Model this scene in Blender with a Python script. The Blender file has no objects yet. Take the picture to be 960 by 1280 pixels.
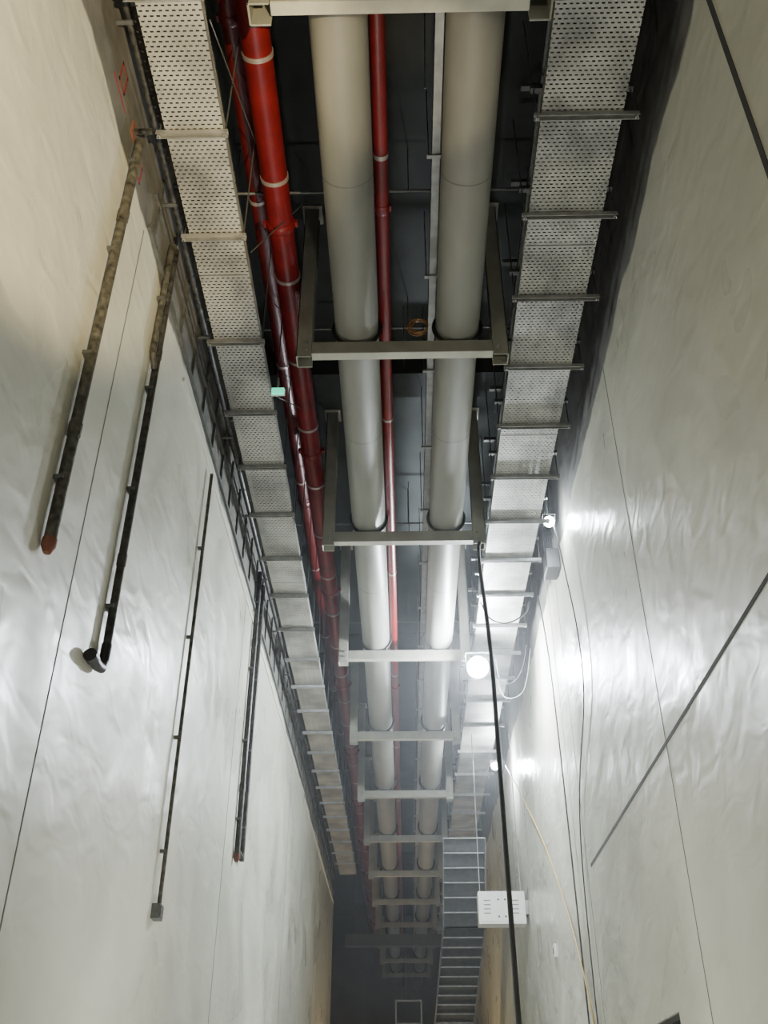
import bpy, math, random
from mathutils import Vector, Matrix
random.seed(7)
H = 1.6   # eye height

# ---------------------------------------------------------------- materials
def new_mat(name):
    m = bpy.data.materials.new(name); m.use_nodes = True
    nt = m.node_tree
    return m, nt, nt.nodes['Principled BSDF']

def simple(name, col, rough=0.5, metal=0.0, var=0.15, scale=6.0, bump=0.0, bscale=60, stretch=None):
    m, nt, b = new_mat(name)
    b.inputs['Roughness'].default_value = rough
    b.inputs['Metallic'].default_value = metal
    tc = nt.nodes.new('ShaderNodeTexCoord')
    mp = nt.nodes.new('ShaderNodeMapping')
    if stretch: mp.inputs['Scale'].default_value = stretch
    nt.links.new(tc.outputs['Object'], mp.inputs['Vector'])
    n = nt.nodes.new('ShaderNodeTexNoise'); n.inputs['Scale'].default_value = scale
    n.inputs['Detail'].default_value = 6
    nt.links.new(mp.outputs['Vector'], n.inputs['Vector'])
    r = nt.nodes.new('ShaderNodeValToRGB')
    r.color_ramp.elements[0].position = 0.3; r.color_ramp.elements[1].position = 0.7
    r.color_ramp.elements[0].color = (*[c*(1-var) for c in col], 1)
    r.color_ramp.elements[1].color = (*[min(1, c*(1+var)) for c in col], 1)
    nt.links.new(n.outputs['Fac'], r.inputs['Fac'])
    nt.links.new(r.outputs['Color'], b.inputs['Base Color'])
    if bump:
        n2 = nt.nodes.new('ShaderNodeTexNoise'); n2.inputs['Scale'].default_value = bscale
        nt.links.new(mp.outputs['Vector'], n2.inputs['Vector'])
        bp = nt.nodes.new('ShaderNodeBump'); bp.inputs['Strength'].default_value = bump
        bp.inputs['Distance'].default_value = 0.01
        nt.links.new(n2.outputs['Fac'], bp.inputs['Height'])
        nt.links.new(bp.outputs['Normal'], b.inputs['Normal'])
    return m

def emis(name, col, s):
    m, nt, b = new_mat(name)
    b.inputs['Base Color'].default_value = (*col, 1)
    b.inputs['Emission Color'].default_value = (*col, 1)
    b.inputs['Emission Strength'].default_value = s
    return m

def wall_mat(name, edge, white=(0.52, 0.52, 0.44), seed=0.0):
    m, nt, b = new_mat(name)
    N = nt.nodes; L = nt.links
    g = N.new('ShaderNodeNewGeometry')
    sep = N.new('ShaderNodeSeparateXYZ'); L.new(g.outputs['Position'], sep.inputs[0])
    off = N.new('ShaderNodeVectorMath'); off.operation = 'ADD'
    off.inputs[1].default_value = (seed, seed, seed); L.new(g.outputs['Position'], off.inputs[0])
    n = N.new('ShaderNodeTexNoise'); n.inputs['Scale'].default_value = 0.9; n.inputs['Detail'].default_value = 5
    L.new(off.outputs[0], n.inputs['Vector'])
    ma = N.new('ShaderNodeMath'); ma.operation = 'MULTIPLY_ADD'; ma.inputs[1].default_value = 0.45
    ma.inputs[2].default_value = -0.22; L.new(n.outputs['Fac'], ma.inputs[0])
    ad = N.new('ShaderNodeMath'); ad.operation = 'ADD'; L.new(sep.outputs['Z'], ad.inputs[0]); L.new(ma.outputs[0], ad.inputs[1])
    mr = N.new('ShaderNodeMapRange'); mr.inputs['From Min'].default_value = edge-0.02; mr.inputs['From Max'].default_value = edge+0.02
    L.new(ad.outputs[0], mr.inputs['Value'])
    n2 = N.new('ShaderNodeTexNoise'); n2.inputs['Scale'].default_value = 0.5; n2.inputs['Detail'].default_value = 4
    n2.inputs['Distortion'].default_value = 0.5
    L.new(off.outputs[0], n2.inputs['Vector'])
    r = N.new('ShaderNodeValToRGB'); r.color_ramp.elements[0].position = 0.36; r.color_ramp.elements[1].position = 0.62
    r.color_ramp.elements[0].color = (*[c*0.82 for c in white], 1); r.color_ramp.elements[1].color = (*white, 1)
    L.new(n2.outputs['Fac'], r.inputs['Fac'])
    br = N.new('ShaderNodeTexNoise'); br.inputs['Scale'].default_value = 3.5; br.inputs['Detail'].default_value = 8
    L.new(off.outputs[0], br.inputs['Vector'])
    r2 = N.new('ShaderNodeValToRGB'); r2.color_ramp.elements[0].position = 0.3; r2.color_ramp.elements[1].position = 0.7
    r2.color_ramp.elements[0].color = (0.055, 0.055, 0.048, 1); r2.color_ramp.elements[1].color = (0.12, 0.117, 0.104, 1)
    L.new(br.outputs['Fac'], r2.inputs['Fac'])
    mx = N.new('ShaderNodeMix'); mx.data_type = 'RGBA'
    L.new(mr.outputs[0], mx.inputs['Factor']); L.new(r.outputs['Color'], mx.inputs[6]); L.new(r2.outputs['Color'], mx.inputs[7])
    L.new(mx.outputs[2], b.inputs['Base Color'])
    n4 = N.new('ShaderNodeTexNoise'); n4.inputs['Scale'].default_value = 0.9; n4.inputs['Detail'].default_value = 3; n4.inputs['Distortion'].default_value = 0.8
    L.new(off.outputs[0], n4.inputs['Vector'])
    gr = N.new('ShaderNodeMapRange'); gr.inputs['From Min'].default_value = 0.38; gr.inputs['From Max'].default_value = 0.62
    gr.inputs['To Min'].default_value = 0.27; gr.inputs['To Max'].default_value = 0.50
    L.new(n4.outputs['Fac'], gr.inputs['Value'])
    mr2 = N.new('ShaderNodeMix'); mr2.data_type='FLOAT'
    L.new(mr.outputs[0], mr2.inputs['Factor']); L.new(gr.outputs[0], mr2.inputs[2]); mr2.inputs[3].default_value = 0.85
    L.new(mr2.outputs[0], b.inputs['Roughness'])
    mp = N.new('ShaderNodeMapping'); mp.inputs['Scale'].default_value = (1, 1.2, 2.2); mp.inputs['Rotation'].default_value = (0.7, 0, 0)
    L.new(off.outputs[0], mp.inputs['Vector'])
    n3 = N.new('ShaderNodeTexNoise'); n3.inputs['Scale'].default_value = 2.1; n3.inputs['Detail'].default_value = 1.7; n3.inputs['Distortion'].default_value = 0.5
    L.new(mp.outputs[0], n3.inputs['Vector'])
    bp = N.new('ShaderNodeBump'); bp.inputs['Strength'].default_value = 0.5; bp.inputs['Distance'].default_value = 0.032
    L.new(n3.outputs['Fac'], bp.inputs['Height']); L.new(bp.outputs[0], b.inputs['Normal'])
    return m

def perf_mat(name):
    m, nt, b = new_mat(name)
    N = nt.nodes; L = nt.links
    b.inputs['Metallic'].default_value = 0.5; b.inputs['Roughness'].default_value = 0.5
    tc = N.new('ShaderNodeTexCoord')
    n = N.new('ShaderNodeTexNoise'); n.inputs['Scale'].default_value = 2.5; n.inputs['Detail'].default_value = 6
    L.new(tc.outputs['Object'], n.inputs['Vector'])
    r = N.new('ShaderNodeValToRGB'); r.color_ramp.elements[0].position = 0.35; r.color_ramp.elements[1].position = 0.65
    r.color_ramp.elements[0].color = (0.20, 0.20, 0.188, 1); r.color_ramp.elements[1].color = (0.42, 0.417, 0.38, 1)
    L.new(n.outputs['Fac'], r.inputs['Fac']); L.new(r.outputs['Color'], b.inputs['Base Color'])
    sep = N.new('ShaderNodeSeparateXYZ'); L.new(tc.outputs['Object'], sep.inputs[0])
    def M(op, a, v=None, w=None):
        x = N.new('ShaderNodeMath'); x.operation = op
        for i, q in enumerate((a, v, w)):
            if q is None: continue
            if isinstance(q, (int, float)): x.inputs[i].default_value = q
            else: L.new(q, x.inputs[i])
        return x.outputs[0]
    row = M('DIVIDE', sep.outputs['Y'], 0.032)
    par = M('MULTIPLY', M('FLOORED_MODULO', M('FLOOR', row), 2.0), 0.5)
    u = M('FRACT', M('ADD', M('DIVIDE', sep.outputs['X'], 0.040), par))
    v = M('FRACT', row)
    a = M('LESS_THAN', M('ABSOLUTE', M('SUBTRACT', u, 0.5)), 0.28)
    c = M('LESS_THAN', M('ABSOLUTE', M('SUBTRACT', v, 0.5)), 0.17)
    hole = M('MULTIPLY', a, c)
    tr = N.new('ShaderNodeBsdfTransparent'); mix = N.new('ShaderNodeMixShader')
    L.new(hole, mix.inputs[0]); L.new(b.outputs[0], mix.inputs[1]); L.new(tr.outputs[0], mix.inputs[2])
    L.new(mix.outputs[0], N['Material Output'].inputs['Surface'])
    return m

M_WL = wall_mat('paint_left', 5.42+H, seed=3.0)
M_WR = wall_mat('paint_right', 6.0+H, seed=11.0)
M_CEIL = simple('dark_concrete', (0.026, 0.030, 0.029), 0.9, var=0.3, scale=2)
M_FAR = simple('far_concrete', (0.12, 0.125, 0.125), 0.9, var=0.3, scale=1)
M_FLOOR = simple('floor_concrete', (0.35, 0.35, 0.33), 0.6, var=0.2, scale=1.5)
M_PIPE = simple('pipe_jacket', (0.19, 0.19, 0.168), 0.5, var=0.20, scale=2.0, bump=0.25, bscale=5, stretch=(1, .35, 1))
M_SEAM = simple('jacket_seam', (0.12, 0.12, 0.11), 0.6)
M_RED = simple('red_paint', (0.125, 0.006, 0.007), 0.38, var=0.3, scale=4)
M_REDD = simple('red_paint_dark', (0.065, 0.004, 0.004), 0.4, var=0.2, scale=4)
M_STEEL = simple('frame_paint', (0.24, 0.24, 0.20), 0.5, 0.1, var=0.15, scale=5, bump=0.2)
M_STEEL2 = simple('frame_flange', (0.38, 0.375, 0.31), 0.5, 0.1, var=0.15, scale=5)
M_GALV = simple('galvanised', (0.30, 0.305, 0.295), 0.45, 0.5, var=0.2, scale=12)
M_GALVD = simple('galvanised_dull', (0.11, 0.115, 0.11), 0.5, 0.5, var=0.25, scale=12)
M_LADD = simple('ladder_steel', (0.15, 0.155, 0.15), 0.6, 0.4, var=0.25, scale=12)
M_LADB = simple('ladder_pan', (0.06, 0.063, 0.062), 0.7, 0.3, var=0.25, scale=12)
M_PERF = perf_mat('perforated_zinc')
M_BLK = simple('black_rubber', (0.012, 0.012, 0.013), 0.45, var=0.2)
M_GRIME = simple('grimy_conduit', (0.055, 0.053, 0.042), 0.6, var=0.8, scale=22, bump=0.5, bscale=40)
M_GRIMEB = simple('grimy_black_conduit', (0.03, 0.03, 0.027), 0.5, var=0.9, scale=22, bump=0.4, bscale=40)
M_RUST = simple('rust', (0.13, 0.05, 0.03), 0.8, var=0.5)
M_GROOVE = simple('joint_dark', (0.03, 0.03, 0.028), 0.9)
M_GROOVE2 = simple('joint_grey', (0.10, 0.10, 0.092), 0.9)
M_WHITE = simple('white_plastic', (0.62, 0.62, 0.58), 0.4, var=0.05)
M_CLIP = simple('band_metal', (0.36, 0.31, 0.29), 0.4, 0.5)
M_YEL = simple('yellow_cable', (0.40, 0.27, 0.08), 0.5)
M_GREEN = emis('exit_green', (0.05, 0.75, 0.45), 1.6)
M_LAMP = emis('lamp_led', (0.90, 0.95, 1.0), 300.0)
M_LAMPW = emis('unseen_lamp_face', (1.0, 0.8, 0.5), 30.0)
M_REDMARK = simple('red_spray', (0.20, 0.012, 0.014), 0.8)
M_COPPER = simple('copper_wire', (0.25, 0.12, 0.03), 0.5, 0.4)

# ---------------------------------------------------------------- builder
class B:
    def __init__(s): s.v=[]; s.f=[]; s.m=[]; s.sm=[]; s.mats=[]
    def mi(s, mat):
        if mat not in s.mats: s.mats.append(mat)
        return s.mats.index(mat)
    def add(s, vs, fs, mat, smooth=False):
        o=len(s.v); s.v+= [tuple(v) for v in vs]; k=s.mi(mat)
        for f in fs: s.f.append([o+i for i in f]); s.m.append(k); s.sm.append(smooth)
    def box(s, x0,x1,y0,y1,z0,z1,mat):
        vs=[(x,y,z) for z in (z0,z1) for y in (y0,y1) for x in (x0,x1)]
        s.add(vs,[(0,2,3,1),(4,5,7,6),(0,1,5,4),(2,6,7,3),(0,4,6,2),(1,3,7,5)],mat)
    def obox(s, p0, p1, w, h, mat, up=(0,0,1)):
        p0=Vector(p0);p1=Vector(p1);d=(p1-p0).normalized();side=d.cross(Vector(up)).normalized();u=side.cross(d)
        vs=[]
        for p in (p0,p1):
            for a,b in ((-1,-1),(1,-1),(1,1),(-1,1)): vs.append(p+side*a*w/2+u*b*h/2)
        s.add(vs,[(0,1,2,3),(7,6,5,4),(0,4,5,1),(1,5,6,2),(2,6,7,3),(3,7,4,0)],mat)
    def tube(s, pts, r, mat, seg=12, closed=False, caps=True):
        pts=[Vector(p) for p in pts]; n=len(pts); rings=[]; prev=None
        for i,p in enumerate(pts):
            if closed: d=(pts[(i+1)%n]-pts[i-1]).normalized()
            elif i==0: d=(pts[1]-pts[0]).normalized()
            elif i==n-1: d=(pts[-1]-pts[-2]).normalized()
            else: d=((pts[i+1]-p).normalized()+(p-pts[i-1]).normalized()).normalized()
            if prev is None:
                a=Vector((0,0,1)) if abs(d.z)<0.9 else Vector((1,0,0))
                nx=d.cross(a).normalized()
            else: nx=(prev-d*prev.dot(d)).normalized()
            prev=nx; ny=d.cross(nx)
            rr=r[i] if isinstance(r,(list,tuple)) else r
            rings.append([p+(nx*math.cos(2*math.pi*k/seg)+ny*math.sin(2*math.pi*k/seg))*rr for k in range(seg)])
        vs=[v for g in rings for v in g]; fs=[]
        m=n if closed else n-1
        for i in range(m):
            j=(i+1)%n
            for k in range(seg):
                k2=(k+1)%seg; fs.append((i*seg+k,i*seg+k2,j*seg+k2,j*seg+k))
        s.add(vs,fs,mat,True)
        if caps and not closed:
            s.add(rings[0],[tuple(reversed(range(seg)))],mat); s.add(rings[-1],[tuple(range(seg))],mat)
    def ring(s, c, axis, R, r, mat, seg=28, ms=8, a0=0, a1=360):
        c=Vector(c); ax=Vector(axis).normalized(); a=Vector((0,0,1)) if abs(ax.z)<.9 else Vector((1,0,0))
        u=ax.cross(a).normalized(); w=ax.cross(u)
        full=abs(a1-a0)>=360; k=seg if full else seg+1
        pts=[c+(u*math.cos(math.radians(a0+(a1-a0)*i/seg))+w*math.sin(math.radians(a0+(a1-a0)*i/seg)))*R for i in range(k)]
        s.tube(pts,r,mat,ms,closed=full)
    def make(s, name, bevel=0.0):
        me=bpy.data.meshes.new(name); me.from_pydata(s.v,[],s.f)
        for m in s.mats: me.materials.append(m)
        me.polygons.foreach_set('material_index',s.m); me.polygons.foreach_set('use_smooth',s.sm)
        me.update(); ob=bpy.data.objects.new(name,me); bpy.context.scene.collection.objects.link(ob)
        if bevel:
            md=ob.modifiers.new('bevel','BEVEL'); md.width=bevel; md.segments=1; md.limit_method='ANGLE'
        return ob

XL, XR = -1.75, 1.85
CZ = 7.55+H
YB, YE = -6.0, 44.0

# ---------------------------------------------------------------- shell
b=B(); b.box(-4.6,3.6,YB,YE+0.2,-0.2,0,M_FLOOR); b.make('floor')
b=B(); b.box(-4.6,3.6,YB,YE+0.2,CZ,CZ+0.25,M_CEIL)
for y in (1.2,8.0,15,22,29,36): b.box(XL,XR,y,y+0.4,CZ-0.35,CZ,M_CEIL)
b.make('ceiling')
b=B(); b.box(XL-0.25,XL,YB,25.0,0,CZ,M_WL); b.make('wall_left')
b=B(); b.box(-4.6,-4.4,25.0,YE,0,CZ,M_FAR); b.box(-4.6,XL-0.25,24.75,25.0,0,CZ,M_FAR); b.make('wall_side_bay')
DY0,DY1,DZ=7.4,8.4,2.46
b=B()
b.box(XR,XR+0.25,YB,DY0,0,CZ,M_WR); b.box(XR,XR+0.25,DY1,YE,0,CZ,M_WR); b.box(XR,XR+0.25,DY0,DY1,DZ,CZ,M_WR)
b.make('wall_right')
b=B(); b.box(-4.4,XR,YE,YE+0.2,0,CZ,M_FAR); b.make('wall_back')
b=B(); b.box(XR+0.1,XR+0.15,DY0+0.04,DY1-0.04,0.01,DZ-0.04,M_BLK)
b.box(XR+0.02,XR+0.2,DY0,DY0+0.04,0.0,DZ,M_BLK); b.box(XR+0.02,XR+0.2,DY1-0.04,DY1,0.0,DZ,M_BLK); b.box(XR+0.02,XR+0.2,DY0+0.04,DY1-0.04,DZ-0.04,DZ,M_BLK)
b.tube([(XR+0.1,DY0+0.14,1.05),(XR+0.04,DY0+0.14,1.05),(XR+0.04,DY0+0.26,1.05)],0.01,M_GALV,8)
b.make('door_1')

# wall joints
b=B()
for y,w in ((4.45,0.012),(9.6,0.012),(14.8,0.014),(20.0,0.016)):
    b.box(XL,XL+0.002,y-w/2,y+w/2,0,5.35+H,M_GROOVE2)
b.make('trim_1')
b=B()
b.box(XR-0.003,XR,3.08,3.13,0,CZ-0.4,M_GROOVE)
b.box(XR-0.003,XR,3.13,10.0,2.445+H,2.475+H,M_GROOVE)
for y,w,z1 in ((6.62,0.010,6.0),(10.2,0.010,5.9),(15,0.014,5.9),(20,0.016,5.9)):
    b.box(XR-0.002,XR,y-w/2,y+w/2,0,z1+H,M_GROOVE2)
b.make('trim_2')
b=B(); b.box(XL,XL+0.015,5.9,24.9,5.26+H,5.295+H,M_WHITE); b.make('ledge_light_strip')  # white strip stands in for bright light on the ledge below the tray
b=B()
for i in range(40):
    y=4.6+i*0.5
    b.box(XL,XL+0.02,y,y+0.035,5.45+H,6.1+H,M_GALVD)
b.box(XL,XL+0.025,4.5,24.8,5.44+H,5.48+H,M_GALVD); b.box(XL,XL+0.025,4.5,24.8,5.8+H,5.84+H,M_GALVD)
b.make('trim_4')

# ---------------------------------------------------------------- pipe support frames
FY=[3.07+3.0*n for n in range(13)]
ZB=5.70+H
for i,y in enumerate(FY):
    b=B(); x0,x1=-0.87,0.93
    b.box(x0+.13,x1-.13,y-0.004,y+0.006,ZB,ZB+0.13,M_STEEL)
    b.box(x0+.13,x1-.13,y,y+0.085,ZB,ZB+0.010,M_STEEL2)
    b.box(x0+.13,x1-.13,y,y+0.085,ZB+0.12,ZB+0.13,M_STEEL)
    for s,xa in ((1,x0),(-1,x1)):
        xs=sorted((xa,xa+s*0.012)); b.box(xs[0],xs[1],y-0.02,y+0.12,ZB-0.05,CZ-.001,M_STEEL)
        xs=sorted((xa,xa+s*0.13)); b.box(xs[0],xs[1],y-0.02,y-0.008,ZB-0.05,CZ-.001,M_STEEL)
        b.box(xs[0],xs[1],y+0.108,y+0.12,ZB-0.05,CZ-.001,M_STEEL)
        b.box(xs[0]-0.03,xs[1]+0.03,y-0.06,y+0.16,CZ-0.015,CZ-0.001,M_STEEL)
        xb=xa+s*0.09
        for dz in (0.03,0.10):
            b.tube([(xb,y-0.04,ZB+dz),(xb,y-0.02,ZB+dz)],0.013,M_GALV,6)
    for xp in (-0.36,0.51):
        b.ring((xp,y+0.05,ZB+0.13+0.19+0.012),(0,1,0),0.205,0.018,M_BLK)
        b.box(xp-0.14,xp+0.14,y+0.0,y+0.085,ZB+0.13,ZB+0.145,M_BLK)
    b.make('pipe_support_frame', 0.003)

# ---------------------------------------------------------------- insulated pipes
ZP=ZB+0.13+0.19+0.012
for xp in (-0.36,0.51):
    b=B(); b.tube([(xp,YB+0.1,ZP),(xp,YE-0.05,ZP)],0.188,M_PIPE,40)
    y=-4.5
    while y<40:
        b.tube([(xp,y,ZP),(xp,y+0.012,ZP)],0.1895,M_SEAM,40,caps=False); y+=3.0
    b.make('insulated_pipe')

def red_pipe(x,z,r,mat,name,y0=YB+0.1,sp=2.0,ph=0.6):
    b=B(); b.tube([(x,y0,z),(x,YE-0.05,z)],r,mat,28)
    y=ph; k=0
    while y<36:
        b.tube([(x,y,z),(x,y+0.035,z)],r*1.06,M_CLIP,28)
        b.tube([(x,y+0.017,z+r),(x,y+0.017,CZ-0.36)],0.006,M_GALVD,6)
        if k%3==1:
            yc=y+0.45
            b.tube([(x,yc,z),(x,yc+0.02,z),(x,yc+0.06,z),(x,yc+0.08,z)],[r*1.05,r*1.15,r*1.15,r*1.05],mat,28)
            b.box(x-r*1.35,x+r*1.35,yc+0.015,yc+0.065,z-0.02,z+0.02,mat)
        y+=sp; k+=1
    return b.make(name)
red_pipe(-0.985,6.6+H,0.108,M_RED,'fire_sprinkler_pipe',sp=1.05,ph=0.75)
red_pipe(-1.22,7.02+H,0.07,M_REDD,'fire_sprinkler_pipe',sp=2.1,ph=1.3)
red_pipe(-0.115,6.1+H,0.052,M_RED,'fire_sprinkler_pipe',sp=3.0,ph=1.4)

b=B(); x=0.30; z=6.35+H
b.box(x-0.035,x+0.035,YB+0.1,38,z,z+0.005,M_GALV); b.box(x-0.035,x-0.03,YB+0.1,38,z,z+0.05,M_GALV); b.box(x+0.03,x+0.035,YB+0.1,38,z,z+0.05,M_GALV)
y=1.0
while y<38:
    b.box(x-0.07,x+0.07,y,y+0.03,z-0.02,z,M_GALV); b.tube([(x-0.055,y+.015,z),(x-0.055,y+.015,CZ-.36)],0.005,M_GALVD,6); y+=1.2
b.make('cable_trunking')

# ---------------------------------------------------------------- perforated trays
def tray(x0,x1,z,ya,yb,ext0,ext1,ys,name,upper=False):
    b=B()
    b.box(x0,x1,ya,yb,z,z+0.002,M_PERF)
    for xx in (x0,x1-0.002): b.box(xx,xx+0.002,ya,yb,z+0.002,z+0.09,M_PERF)
    for xx in (x0,x1-0.015): b.box(xx,xx+0.015,ya,yb,z+0.09,z+0.093,M_GALV)
    y=ya+1.5
    while y<yb-1:
        b.box(x0-0.003,x0-0.001,y-0.1,y+0.1,z+0.01,z+0.085,M_GALV); b.box(x1+0.001,x1+0.003,y-0.1,y+0.1,z+0.01,z+0.085,M_GALV)
        b.box(x0+0.01,x1-0.01,y-0.004,y+0.004,z-0.002,z,M_GALVD); y+=2.4
    for k in range(int((x1-x0)/0.09)):
        xc=x0+0.06+k*0.085; rr=0.016+0.010*random.random()
        pts=[(xc+0.012*math.sin(j*1.3+k),ya+j*(yb-ya)/40,z+0.004+rr) for j in range(41)]
        b.tube(pts,rr,M_BLK,6)
    for y in ys:
        a,c=x0-ext0,x1+ext1
        b.box(a,c,y,y+0.041,z-0.008,z-0.003,M_GALV); b.box(a,c,y,y+0.004,z-0.041,z-0.008,M_GALV); b.box(a,c,y+0.037,y+0.041,z-0.041,z-0.008,M_GALV)
        for xr in (a+0.02,c-0.02):
            b.tube([(xr,y+0.02,z-0.06),(xr,y+0.02,CZ-0.36)],0.006,M_GALVD,6)
            b.tube([(xr,y+0.02,z-0.052),(xr,y+0.02,z-0.042)],0.014,M_GALV,6)
        if upper:
            b.box(a,c,y,y+0.041,z+0.279,z+0.317,M_GALVD)
            b.box(a-0.02,c,y+0.2,y+0.241,z+0.62,z+0.66,M_GALVD)
    if upper:
        b.box(x0+0.02,x1-0.02,ya,yb,z+0.322,z+0.325,M_GALVD)
        b.box(x0+0.02,x0+0.023,ya,yb,z+0.325,z+0.4,M_GALVD); b.box(x1-0.023,x1-0.02,ya,yb,z+0.325,z+0.4,M_GALVD)
    return b.make(name)
ysL=[0.3,1.2,2.1,3.0,3.92,4.79,5.9,6.82,7.65,8.5,9.39,10.26]+[11.15+0.9*k for k in range(14)]
tray(-1.54,-1.15,5.72+H,YB+0.1,24.0,0.06,0.03,ysL,'perforated_cable_tray')
ysR=[0.69,1.55,2.38,3.20]+[4.03+0.845*k for k in range(13)]+[15.2+1.2*k for k in range(15)]
tray(1.0,1.56,6.0+H,YB+0.1,34.0,0.05,0.11,ysR,'perforated_cable_tray',upper=True)

# cable riser tray dropping to floor level (rungs over a solid pan)
def riser(pts,w,name,rs=0.24):
    b=B()
    for i in range(len(pts)-1):
        p=Vector(pts[i]);q=Vector(pts[i+1])
        d=(q-p).normalized(); nrm=Vector((1,0,0)).cross(d)
        if nrm.y<0: nrm=-nrm
        for s in (-1,1):
            o=Vector((s*w/2,0,0)); b.obox(p+o,q+o,0.02,0.08,M_LADD,up=(1,0,0) if abs(d.z)>.99 else (0,0,1))
        o=nrm*0.03
        a=Vector((w/2-.012,0,0))
        b.add([p-a+o,p+a+o,q+a+o,q-a+o],[(0,1,2,3)],M_LADB)
        n=int((q-p).length/rs)
        for k in range(n+1):
            c=p.lerp(q,k/max(n,1)); b.obox(c-Vector((w/2,0,0)),c+Vector((w/2,0,0)),0.03,0.022,M_LADD)
    return b.make(name)
riser([(1.04,17.2,4.7+H),(1.02,18.0,3.4+H),(0.86,20.5,1.9+H),(0.80,22.5,0.2+H),(0.8,22.6,0.02)],0.72,'cable_riser_tray')

# ---------------------------------------------------------------- left-wall conduits
def conduit(y,z0,z1,r,mat,tip=None,x=XL+0.04,elbow=False,name='wall_conduit',twin=0,clips=True):
    b=B()
    b.tube([(x,y,z0),(x,y,z1)],r,mat,14)
    if twin:
        b.tube([(x,y+twin,z0+0.02),(x,y+twin,z1)],r*0.9,mat,14)
        b.tube([(x,y,z0+0.05),(x,y+twin,z0+0.05)],r*0.8,mat,10)
    z=z0+0.35; k=0
    while z<z1:
        cw=1.35 if clips else 1.05
        b.box(XL,x+r*0.4,y-r*cw,y+r*cw,z,z+0.022,M_GALVD)
        if twin: b.box(XL,x+r*0.4,y+twin-r*cw,y+twin+r*cw,z,z+0.022,M_GALVD)
        if k%2==0 and clips: b.tube([(x,y,z+0.3),(x,y,z+0.38)],r*1.15,mat,14)
        z+=0.85; k+=1
    if tip: b.tube([(x,y,z0-0.07),(x,y,z0-0.03),(x,y,z0+0.01)],[r*0.6,r*1.15,r*1.15],tip,14)
    if elbow:
        b.tube([(x,y,z0+0.12),(x,y,z0+0.02),(x,y-0.03,z0-0.04),(x,y-0.10,z0-0.06),(x,y-0.2,z0-0.06)],r*1.2,M_BLK,14)
        b.tube([(x,y-0.19,z0-0.06),(x,y-0.25,z0-0.06)],r*1.5,M_BLK,14)
    return b.make(name)
conduit(3.97,2.52+H,5.66+H,0.032,M_GRIME,tip=M_RUST)
conduit(5.07,2.38+H,5.85+H,0.026,M_GRIMEB,elbow=True)
b=B(); b.tube([(XL+0.035,4.97,4.7+H),(XL+0.035,4.97,5.8+H)],0.022,M_GRIME,10); b.tube([(XL+0.035,4.97,4.7+H),(XL+0.035,5.05,4.62+H)],0.02,M_GRIME,10)
b.box(XL,XL+.05,4.94,5.0,5.2+H,5.23+H,M_GALVD); b.make('wall_conduit')
conduit(7.1,1.5+H,5.2+H,0.015,M_GRIME,clips=False)
b=B(); b.box(XL,XL+0.06,7.05,7.16,1.40+H,1.50+H,M_GALVD); b.box(XL+0.06,XL+0.064,7.06,7.15,1.41+H,1.49+H,M_GRIMEB); b.make('conduit_junction_box',0.004)
conduit(10.15,2.62+H,5.95+H,0.030,M_GRIMEB,tip=M_RUST,twin=0.33)
b=B(); b.box(XL,-1.62,3.90,3.93,5.68+H,5.71+H,M_GRIMEB); b.box(XL,XL+0.01,3.87,3.96,5.64+H,5.76+H,M_RUST); b.make('wall_bracket')

for x,z in ((-1.67,5.98+H),(-1.62,6.2+H)):
    b=B(); b.tube([(x,YB+.1,z),(x,24.5,z)],0.025,M_GRIMEB,10)
    y=0.5
    while y<24: b.box(XL,x+0.03,y,y+0.03,z-0.035,z-0.025,M_GALVD); y+=1.4
    b.make('ceiling_conduit')

for y,z in ((2.9,7.0),(5.4,6.95),(7.2,7.1),(10.7,7.0),(13.5,7.0)):
    b=B(); b.tube([(-1.7,y,z+H),(1.8,y,z+H)],0.013,M_GALVD,8)
    for xx in (-1.4,0.1,1.5): b.tube([(xx,y,z+H),(xx,y,CZ-.001)],0.006,M_GALVD,6)
    b.make('cross_conduit')
b=B()
for (x0,y0,z0),(x1,y1,z1) in (((-1.12,3.2,5.75),(-1.11,5.2,7.0)),((-1.11,5.0,5.75),(-0.8,5.6,7.1)),((-1.11,6.6,5.7),(-0.95,8.6,7.1)),((-0.16,4.2,6.3),(-0.35,4.2,7.1)),((0.2,3.9,6.1),(0.22,3.9,7.1)),((0.05,6.9,6.3),(0.05,6.9,7.1)),((0.1,9.9,6.3),(0.1,9.9,7.1))):
    b.tube([(x0,y0,z0+H),(x1,y1,z1+H)],0.005,M_GALVD,6)
b.make('sway_brace_wire')

b=B()
def rect(y,z,w,h,t=0.018):
    X0,X1=XL,XL+0.002
    b.box(X0,X1,y-w/2,y+w/2,z+h/2-t,z+h/2,M_REDMARK); b.box(X0,X1,y-w/2,y+w/2,z-h/2,z-h/2+t,M_REDMARK)
    b.box(X0,X1,y-w/2,y-w/2+t,z-h/2,z+h/2,M_REDMARK); b.box(X0,X1,y+w/2-t,y+w/2,z-h/2,z+h/2,M_REDMARK)
rect(3.60,5.80+H,0.13,0.18); rect(4.14,5.60+H,0.13,0.16); b.box(XL,XL+0.002,3.45,3.74,5.63+H,5.648+H,M_REDMARK)
b.make('spray_mark')

b=B(); b.box(-1.13,-1.02,6.52,6.545,5.66+H,5.72+H,M_GREEN); b.box(-1.135,-1.015,6.545,6.56,5.655+H,5.725+H,M_WHITE); b.box(-1.09,-1.075,6.545,6.555,5.725+H,5.86+H,M_GALV)
b.make('exit_sign')

b=B()
for k in range(5): b.ring((0.16+0.006*k,6.0,ZB+0.22+0.004*k),(0.15*math.sin(k*2),1,0.2*math.cos(k*3)),0.085-0.004*k,0.004,M_COPPER,24,6)
b.make('wire_coil')

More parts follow.
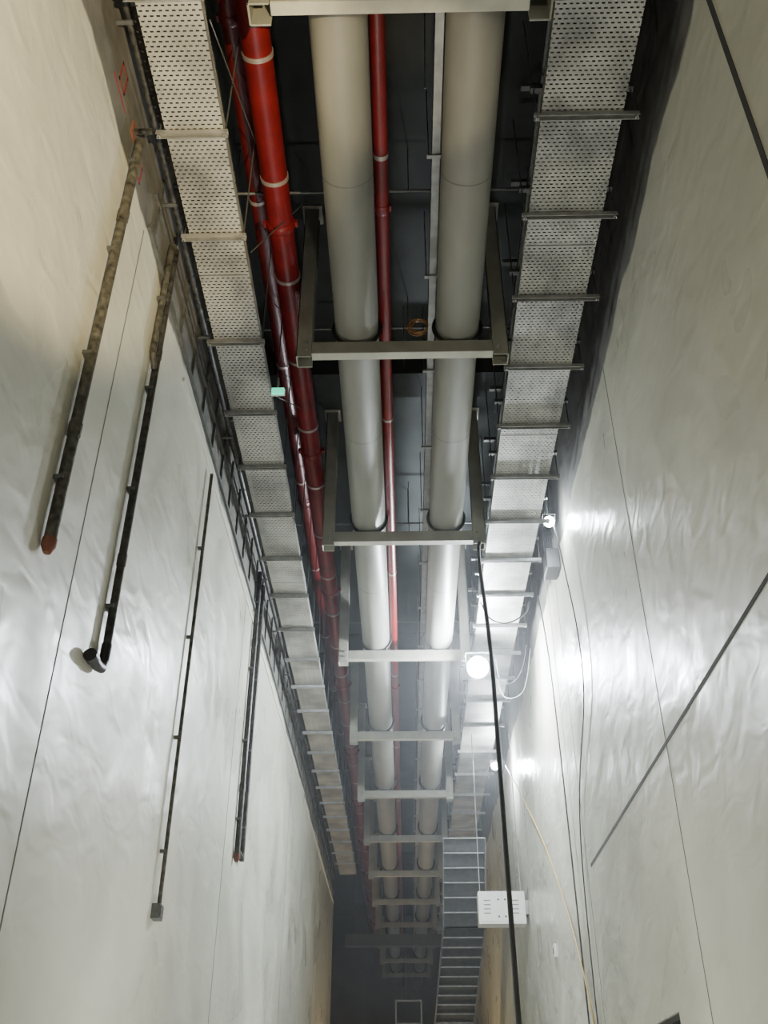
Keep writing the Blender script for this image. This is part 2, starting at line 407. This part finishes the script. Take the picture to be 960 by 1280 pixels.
# ---------------------------------------------------------------- floodlights (round LED heads on yokes)
def flood(x,y,z,name,rot=(0,0,0),power=100,sc=1.0,col=(0.86,0.93,1.0),radius=0.08,off=(0,-0.18,0)):
    b=B()
    b.tube([(0,-0.04,0),(0,-0.02,0),(0,0.03,0),(0,0.08,0)],[0.135,0.13,0.11,0.07],M_GALVD,28)
    b.tube([(0,-0.06,0),(0,-0.0405,0)],[0.10,0.122],M_LAMP,28)
    for k in range(7): b.box(-0.09+k*0.03,-0.084+k*0.03,0.03,0.10,-0.05,0.05,M_GALVD)
    b.tube([(-0.145,0.0,0),(-0.145,0.01,0.17),(0.145,0.01,0.17),(0.145,0.0,0)],0.008,M_GALVD,6)
    ob=b.make(name); ob.location=(x,y,z); ob.rotation_euler=rot; ob.scale=(sc,)*3
    l=bpy.data.lights.new(name+'_light','POINT'); l.energy=power; l.color=col; l.shadow_soft_size=radius
    lo=bpy.data.objects.new(name+'_light',l); bpy.context.scene.collection.objects.link(lo)
    lo.parent=ob; lo.location=off
    return ob
flood(1.0,11.88,5.48+H,'floodlight',(math.radians(28),0,0),1200,1.1)
flood(1.55,16.1,5.6+H,'floodlight',(math.radians(25),0,0),260,0.5,off=(0,-0.35,0))
flood(1.70,9.35,6.12+H,'floodlight',(math.radians(35),0,0),80,0.5,off=(0,-0.4,0))

def add_unseen_lamp(x,y,name,power,col,target,spot=None,size=0.25):  # lamps below the view; tripods and glowing faces are added, mostly for fill
    b=B()
    for k in range(3):
        a=math.radians(90+120*k); b.tube([(x,y,0.7),(x+0.3*math.cos(a),y+0.3*math.sin(a),0.01)],0.012,M_BLK,8)
    b.tube([(x,y,0.65),(x,y,1.0)],0.014,M_BLK,8)
    b.box(x-0.14,x+0.14,y-0.10,y+0.10,1.0,1.05,M_GRIMEB); b.box(x-0.12,x+0.12,y-0.08,y+0.08,1.05,1.055,M_LAMPW)
    ob=b.make(name)
    l=bpy.data.lights.new(name+'_light','SPOT' if spot else 'AREA'); l.energy=power; l.color=col
    if spot: l.spot_size=math.radians(spot); l.spot_blend=0.5; l.shadow_soft_size=0.04
    else: l.shape='DISK'; l.size=size
    lo=bpy.data.objects.new(name+'_light',l); bpy.context.scene.collection.objects.link(lo)
    p=Vector((x,y,1.15)); lo.location=p
    lo.rotation_euler=(Vector(target)-p).to_track_quat('-Z','Y').to_euler(); lo.parent=ob
add_unseen_lamp(0.9,-1.8,'unseen_lamp',90,(1,0.96,0.85),(0,2.0,8))  # added general fill near the viewpoint
add_unseen_lamp(-0.2,6.2,'unseen_lamp',80,(1,0.99,0.92),(0,7.0,8))  # added general fill, mid corridor
add_unseen_lamp(0.0,12.5,'unseen_lamp',45,(0.94,0.97,1.0),(0,13.0,8))  # added general fill, further along
add_unseen_lamp(-1.2,21.5,'unseen_lamp',160,(1,0.74,0.40),(-1.7,23.0,5))
add_unseen_lamp(-0.6,33.0,'unseen_lamp',70,(0.95,0.96,1.0),(0,34,8))  # added fill that lifts the dark far end
add_unseen_lamp(1.4,-0.9,'unseen_lamp',5500,(1,0.80,0.46),(-1.80,3.5,7.0),spot=26)
add_unseen_lamp(0.08,3.1,'unseen_lamp',700,(1,0.80,0.50),(0.08,3.7,7.6),spot=13)

# ---------------------------------------------------------------- wall-hung white box
b=B(); y=15.4
b.box(1.10,1.80,y,y+0.30,2.96+H,3.42+H,M_WHITE)
b.box(1.13,1.44,y-0.008,y,2.99+H,3.39+H,M_WHITE); b.box(1.46,1.77,y-0.008,y,2.99+H,3.39+H,M_WHITE)
for k in range(4):
    for c in (1.18,1.6): b.box(c,c+0.10,y-0.011,y-0.008,3.10+k*0.06+H,3.115+k*0.06+H,M_GALVD)
for c in (1.40,1.50): b.tube([(c,y-0.012,3.30+H),(c,y-0.008,3.30+H)],0.015,M_BLK,10); b.tube([(c,y-0.012,3.06+H),(c,y-0.008,3.06+H)],0.015,M_BLK,10)
b.box(1.80,XR-0.002,y+0.05,y+0.25,3.1+H,3.3+H,M_GALV)
for c in (1.14,1.76): b.tube([(c,y+0.15,3.42+H),(c,y+0.15,5.95+H)],0.007,M_GALV,6)
b.make('electrical_enclosure',0.006)
b=B(); b.box(XR-0.03,XR,12.9,13.05,2.1+H,2.25+H,M_WHITE); b.box(XR-0.034,XR-0.03,12.94,13.01,2.14+H,2.21+H,M_GALVD); b.make('wall_switch',0.004)

# ---------------------------------------------------------------- hanging cables
def cable(pts,r,mat,name):
    P=[Vector((x,y,z+H)) for x,y,z in pts]; P=[P[0]]+P+[P[-1]]; out=[]
    for i in range(1,len(P)-2):
        for t in range(12):
            t/=12; p0,p1,p2,p3=P[i-1:i+3]
            out.append(0.5*((2*p1)+(-p0+p2)*t+(2*p0-5*p1+4*p2-p3)*t*t+(-p0+3*p1-3*p2+p3)*t**3))
    out.append(P[-2]); b=B(); b.tube(out,r,mat,8); return b.make(name)
cable([(0.86,9.0,5.63),(0.84,8.98,5.4),(0.88,8.8,4.2),(0.87,8.6,2.9),(0.86,8.4,1.4),(0.85,8.2,-0.4),(0.8,8.0,-1.57)],0.022,M_BLK,'hanging_cable')
cable([(1.70,15.8,5.5),(1.76,14.5,4.6),(1.8,12.5,3.2),(1.79,11.0,1.9),(1.78,10.2,0.6),(1.77,10.0,-1.58)],0.009,M_YEL,'yellow_cable')
cable([(1.25,11.9,5.6),(1.3,12.0,5.35),(1.45,12.0,5.3),(1.6,12.0,5.5),(1.7,12.1,5.9)],0.006,M_BLK,'lamp_cable')
cable([(1.25,12.2,5.6),(1.35,12.1,5.15),(1.6,12.0,5.2),(1.74,12,5.8)],0.005,M_GALVD,'lamp_cable')
cable([(1.70,9.2,6.1),(1.76,9.1,5.4),(1.8,9.0,4.0),(1.82,10.3,2.6),(1.82,10.4,-1.55)],0.007,M_GALVD,'drop_cable')
cable([(1.74,10.9,6.0),(1.79,10.85,5.0),(1.8,10.8,3.0),(1.8,10.8,-1.55)],0.009,M_GALVD,'drop_cable')
cable([(1.0,10.9,5.93),(1.1,10.9,5.7),(1.3,10.9,5.62),(1.55,10.9,5.75),(1.62,10.9,5.93)],0.010,M_BLK,'slack_cable')

b=B(); b.box(1.69,1.84,9.7,10.0,5.72+H,5.98+H,M_BLK); b.box(1.685,1.69,9.73,9.97,5.75+H,5.95+H,M_BLK)
for k in range(5): b.tube([(1.70+0.025*k,9.85,5.98+H),(1.69+0.02*k,9.8,6.3+H),(1.70+0.025*k,9.6,6.8+H)],0.010,M_BLK,6)
b.make('junction_box',0.004)

b=B(); b.box(XL+0.01,XR-0.01,30.0,30.35,5.2+H,5.5+H,M_LADB)
for x in (-1.5,0,1.65): b.tube([(x,30.17,5.5+H),(x,30.17,CZ-.001)],0.012,M_GALVD,6)
b.make('cross_duct')
b=B(); y=34.0; z0,z1=3.6+H,4.3+H; x0,x1=-0.35,0.5
for a,c,d,e in ((x0,x1,z0,z0+.05),(x0,x1,z1-.05,z1),(x0,x0+.05,z0+.05,z1-.05),(x1-.05,x1,z0+.05,z1-.05)): b.box(a,c,y,y+0.06,d,e,M_GALV)
for x in (x0+.22,x1-.5): b.tube([(x,y+.03,z1),(x,y+.03,ZB-.02+1.8)],0.010,M_GALV,6)
b.make('suspended_frame')

# dusty haze added in the far, upper corridor for lamp glow and lifted blacks
vm=bpy.data.materials.new('haze_volume'); vm.use_nodes=True; nt=vm.node_tree
nt.nodes.remove(nt.nodes['Principled BSDF'])
vs=nt.nodes.new('ShaderNodeVolumeScatter'); vs.inputs['Density'].default_value=0.008; vs.inputs['Anisotropy'].default_value=0.6
vs.inputs['Color'].default_value=(0.9,0.95,1,1)
nt.links.new(vs.outputs[0],nt.nodes['Material Output'].inputs['Volume'])
b=B(); b.box(XL+0.03,XR-0.01,7.5,YE-0.02,2.6,CZ-0.37,vm); b.make('dust_haze')

# ---------------------------------------------------------------- world + camera
w=bpy.data.worlds.new('World'); bpy.context.scene.world=w; w.use_nodes=True
nt=w.node_tree
nt.nodes['Background'].inputs[0].default_value=(0.85,0.92,0.95,1)
nt.nodes['Background'].inputs[1].default_value=0.5

ey=Vector((30,-815,-1214)).normalized()
ez=Vector((0,1808.3,-1214)).normalized(); ex=ey.cross(ez).normalized(); ez=ex.cross(ey)
R=Matrix((ex,ey,ez))
cam=bpy.data.cameras.new('camera'); co=bpy.data.objects.new('camera',cam)
bpy.context.scene.collection.objects.link(co)
co.matrix_world=Matrix.Translation((0,0,H)) @ R.to_4x4()
cam.sensor_fit='VERTICAL'; cam.sensor_height=32; cam.sensor_width=24; cam.lens=1214/1280*32
cam.clip_start=0.05
bpy.context.scene.camera=co
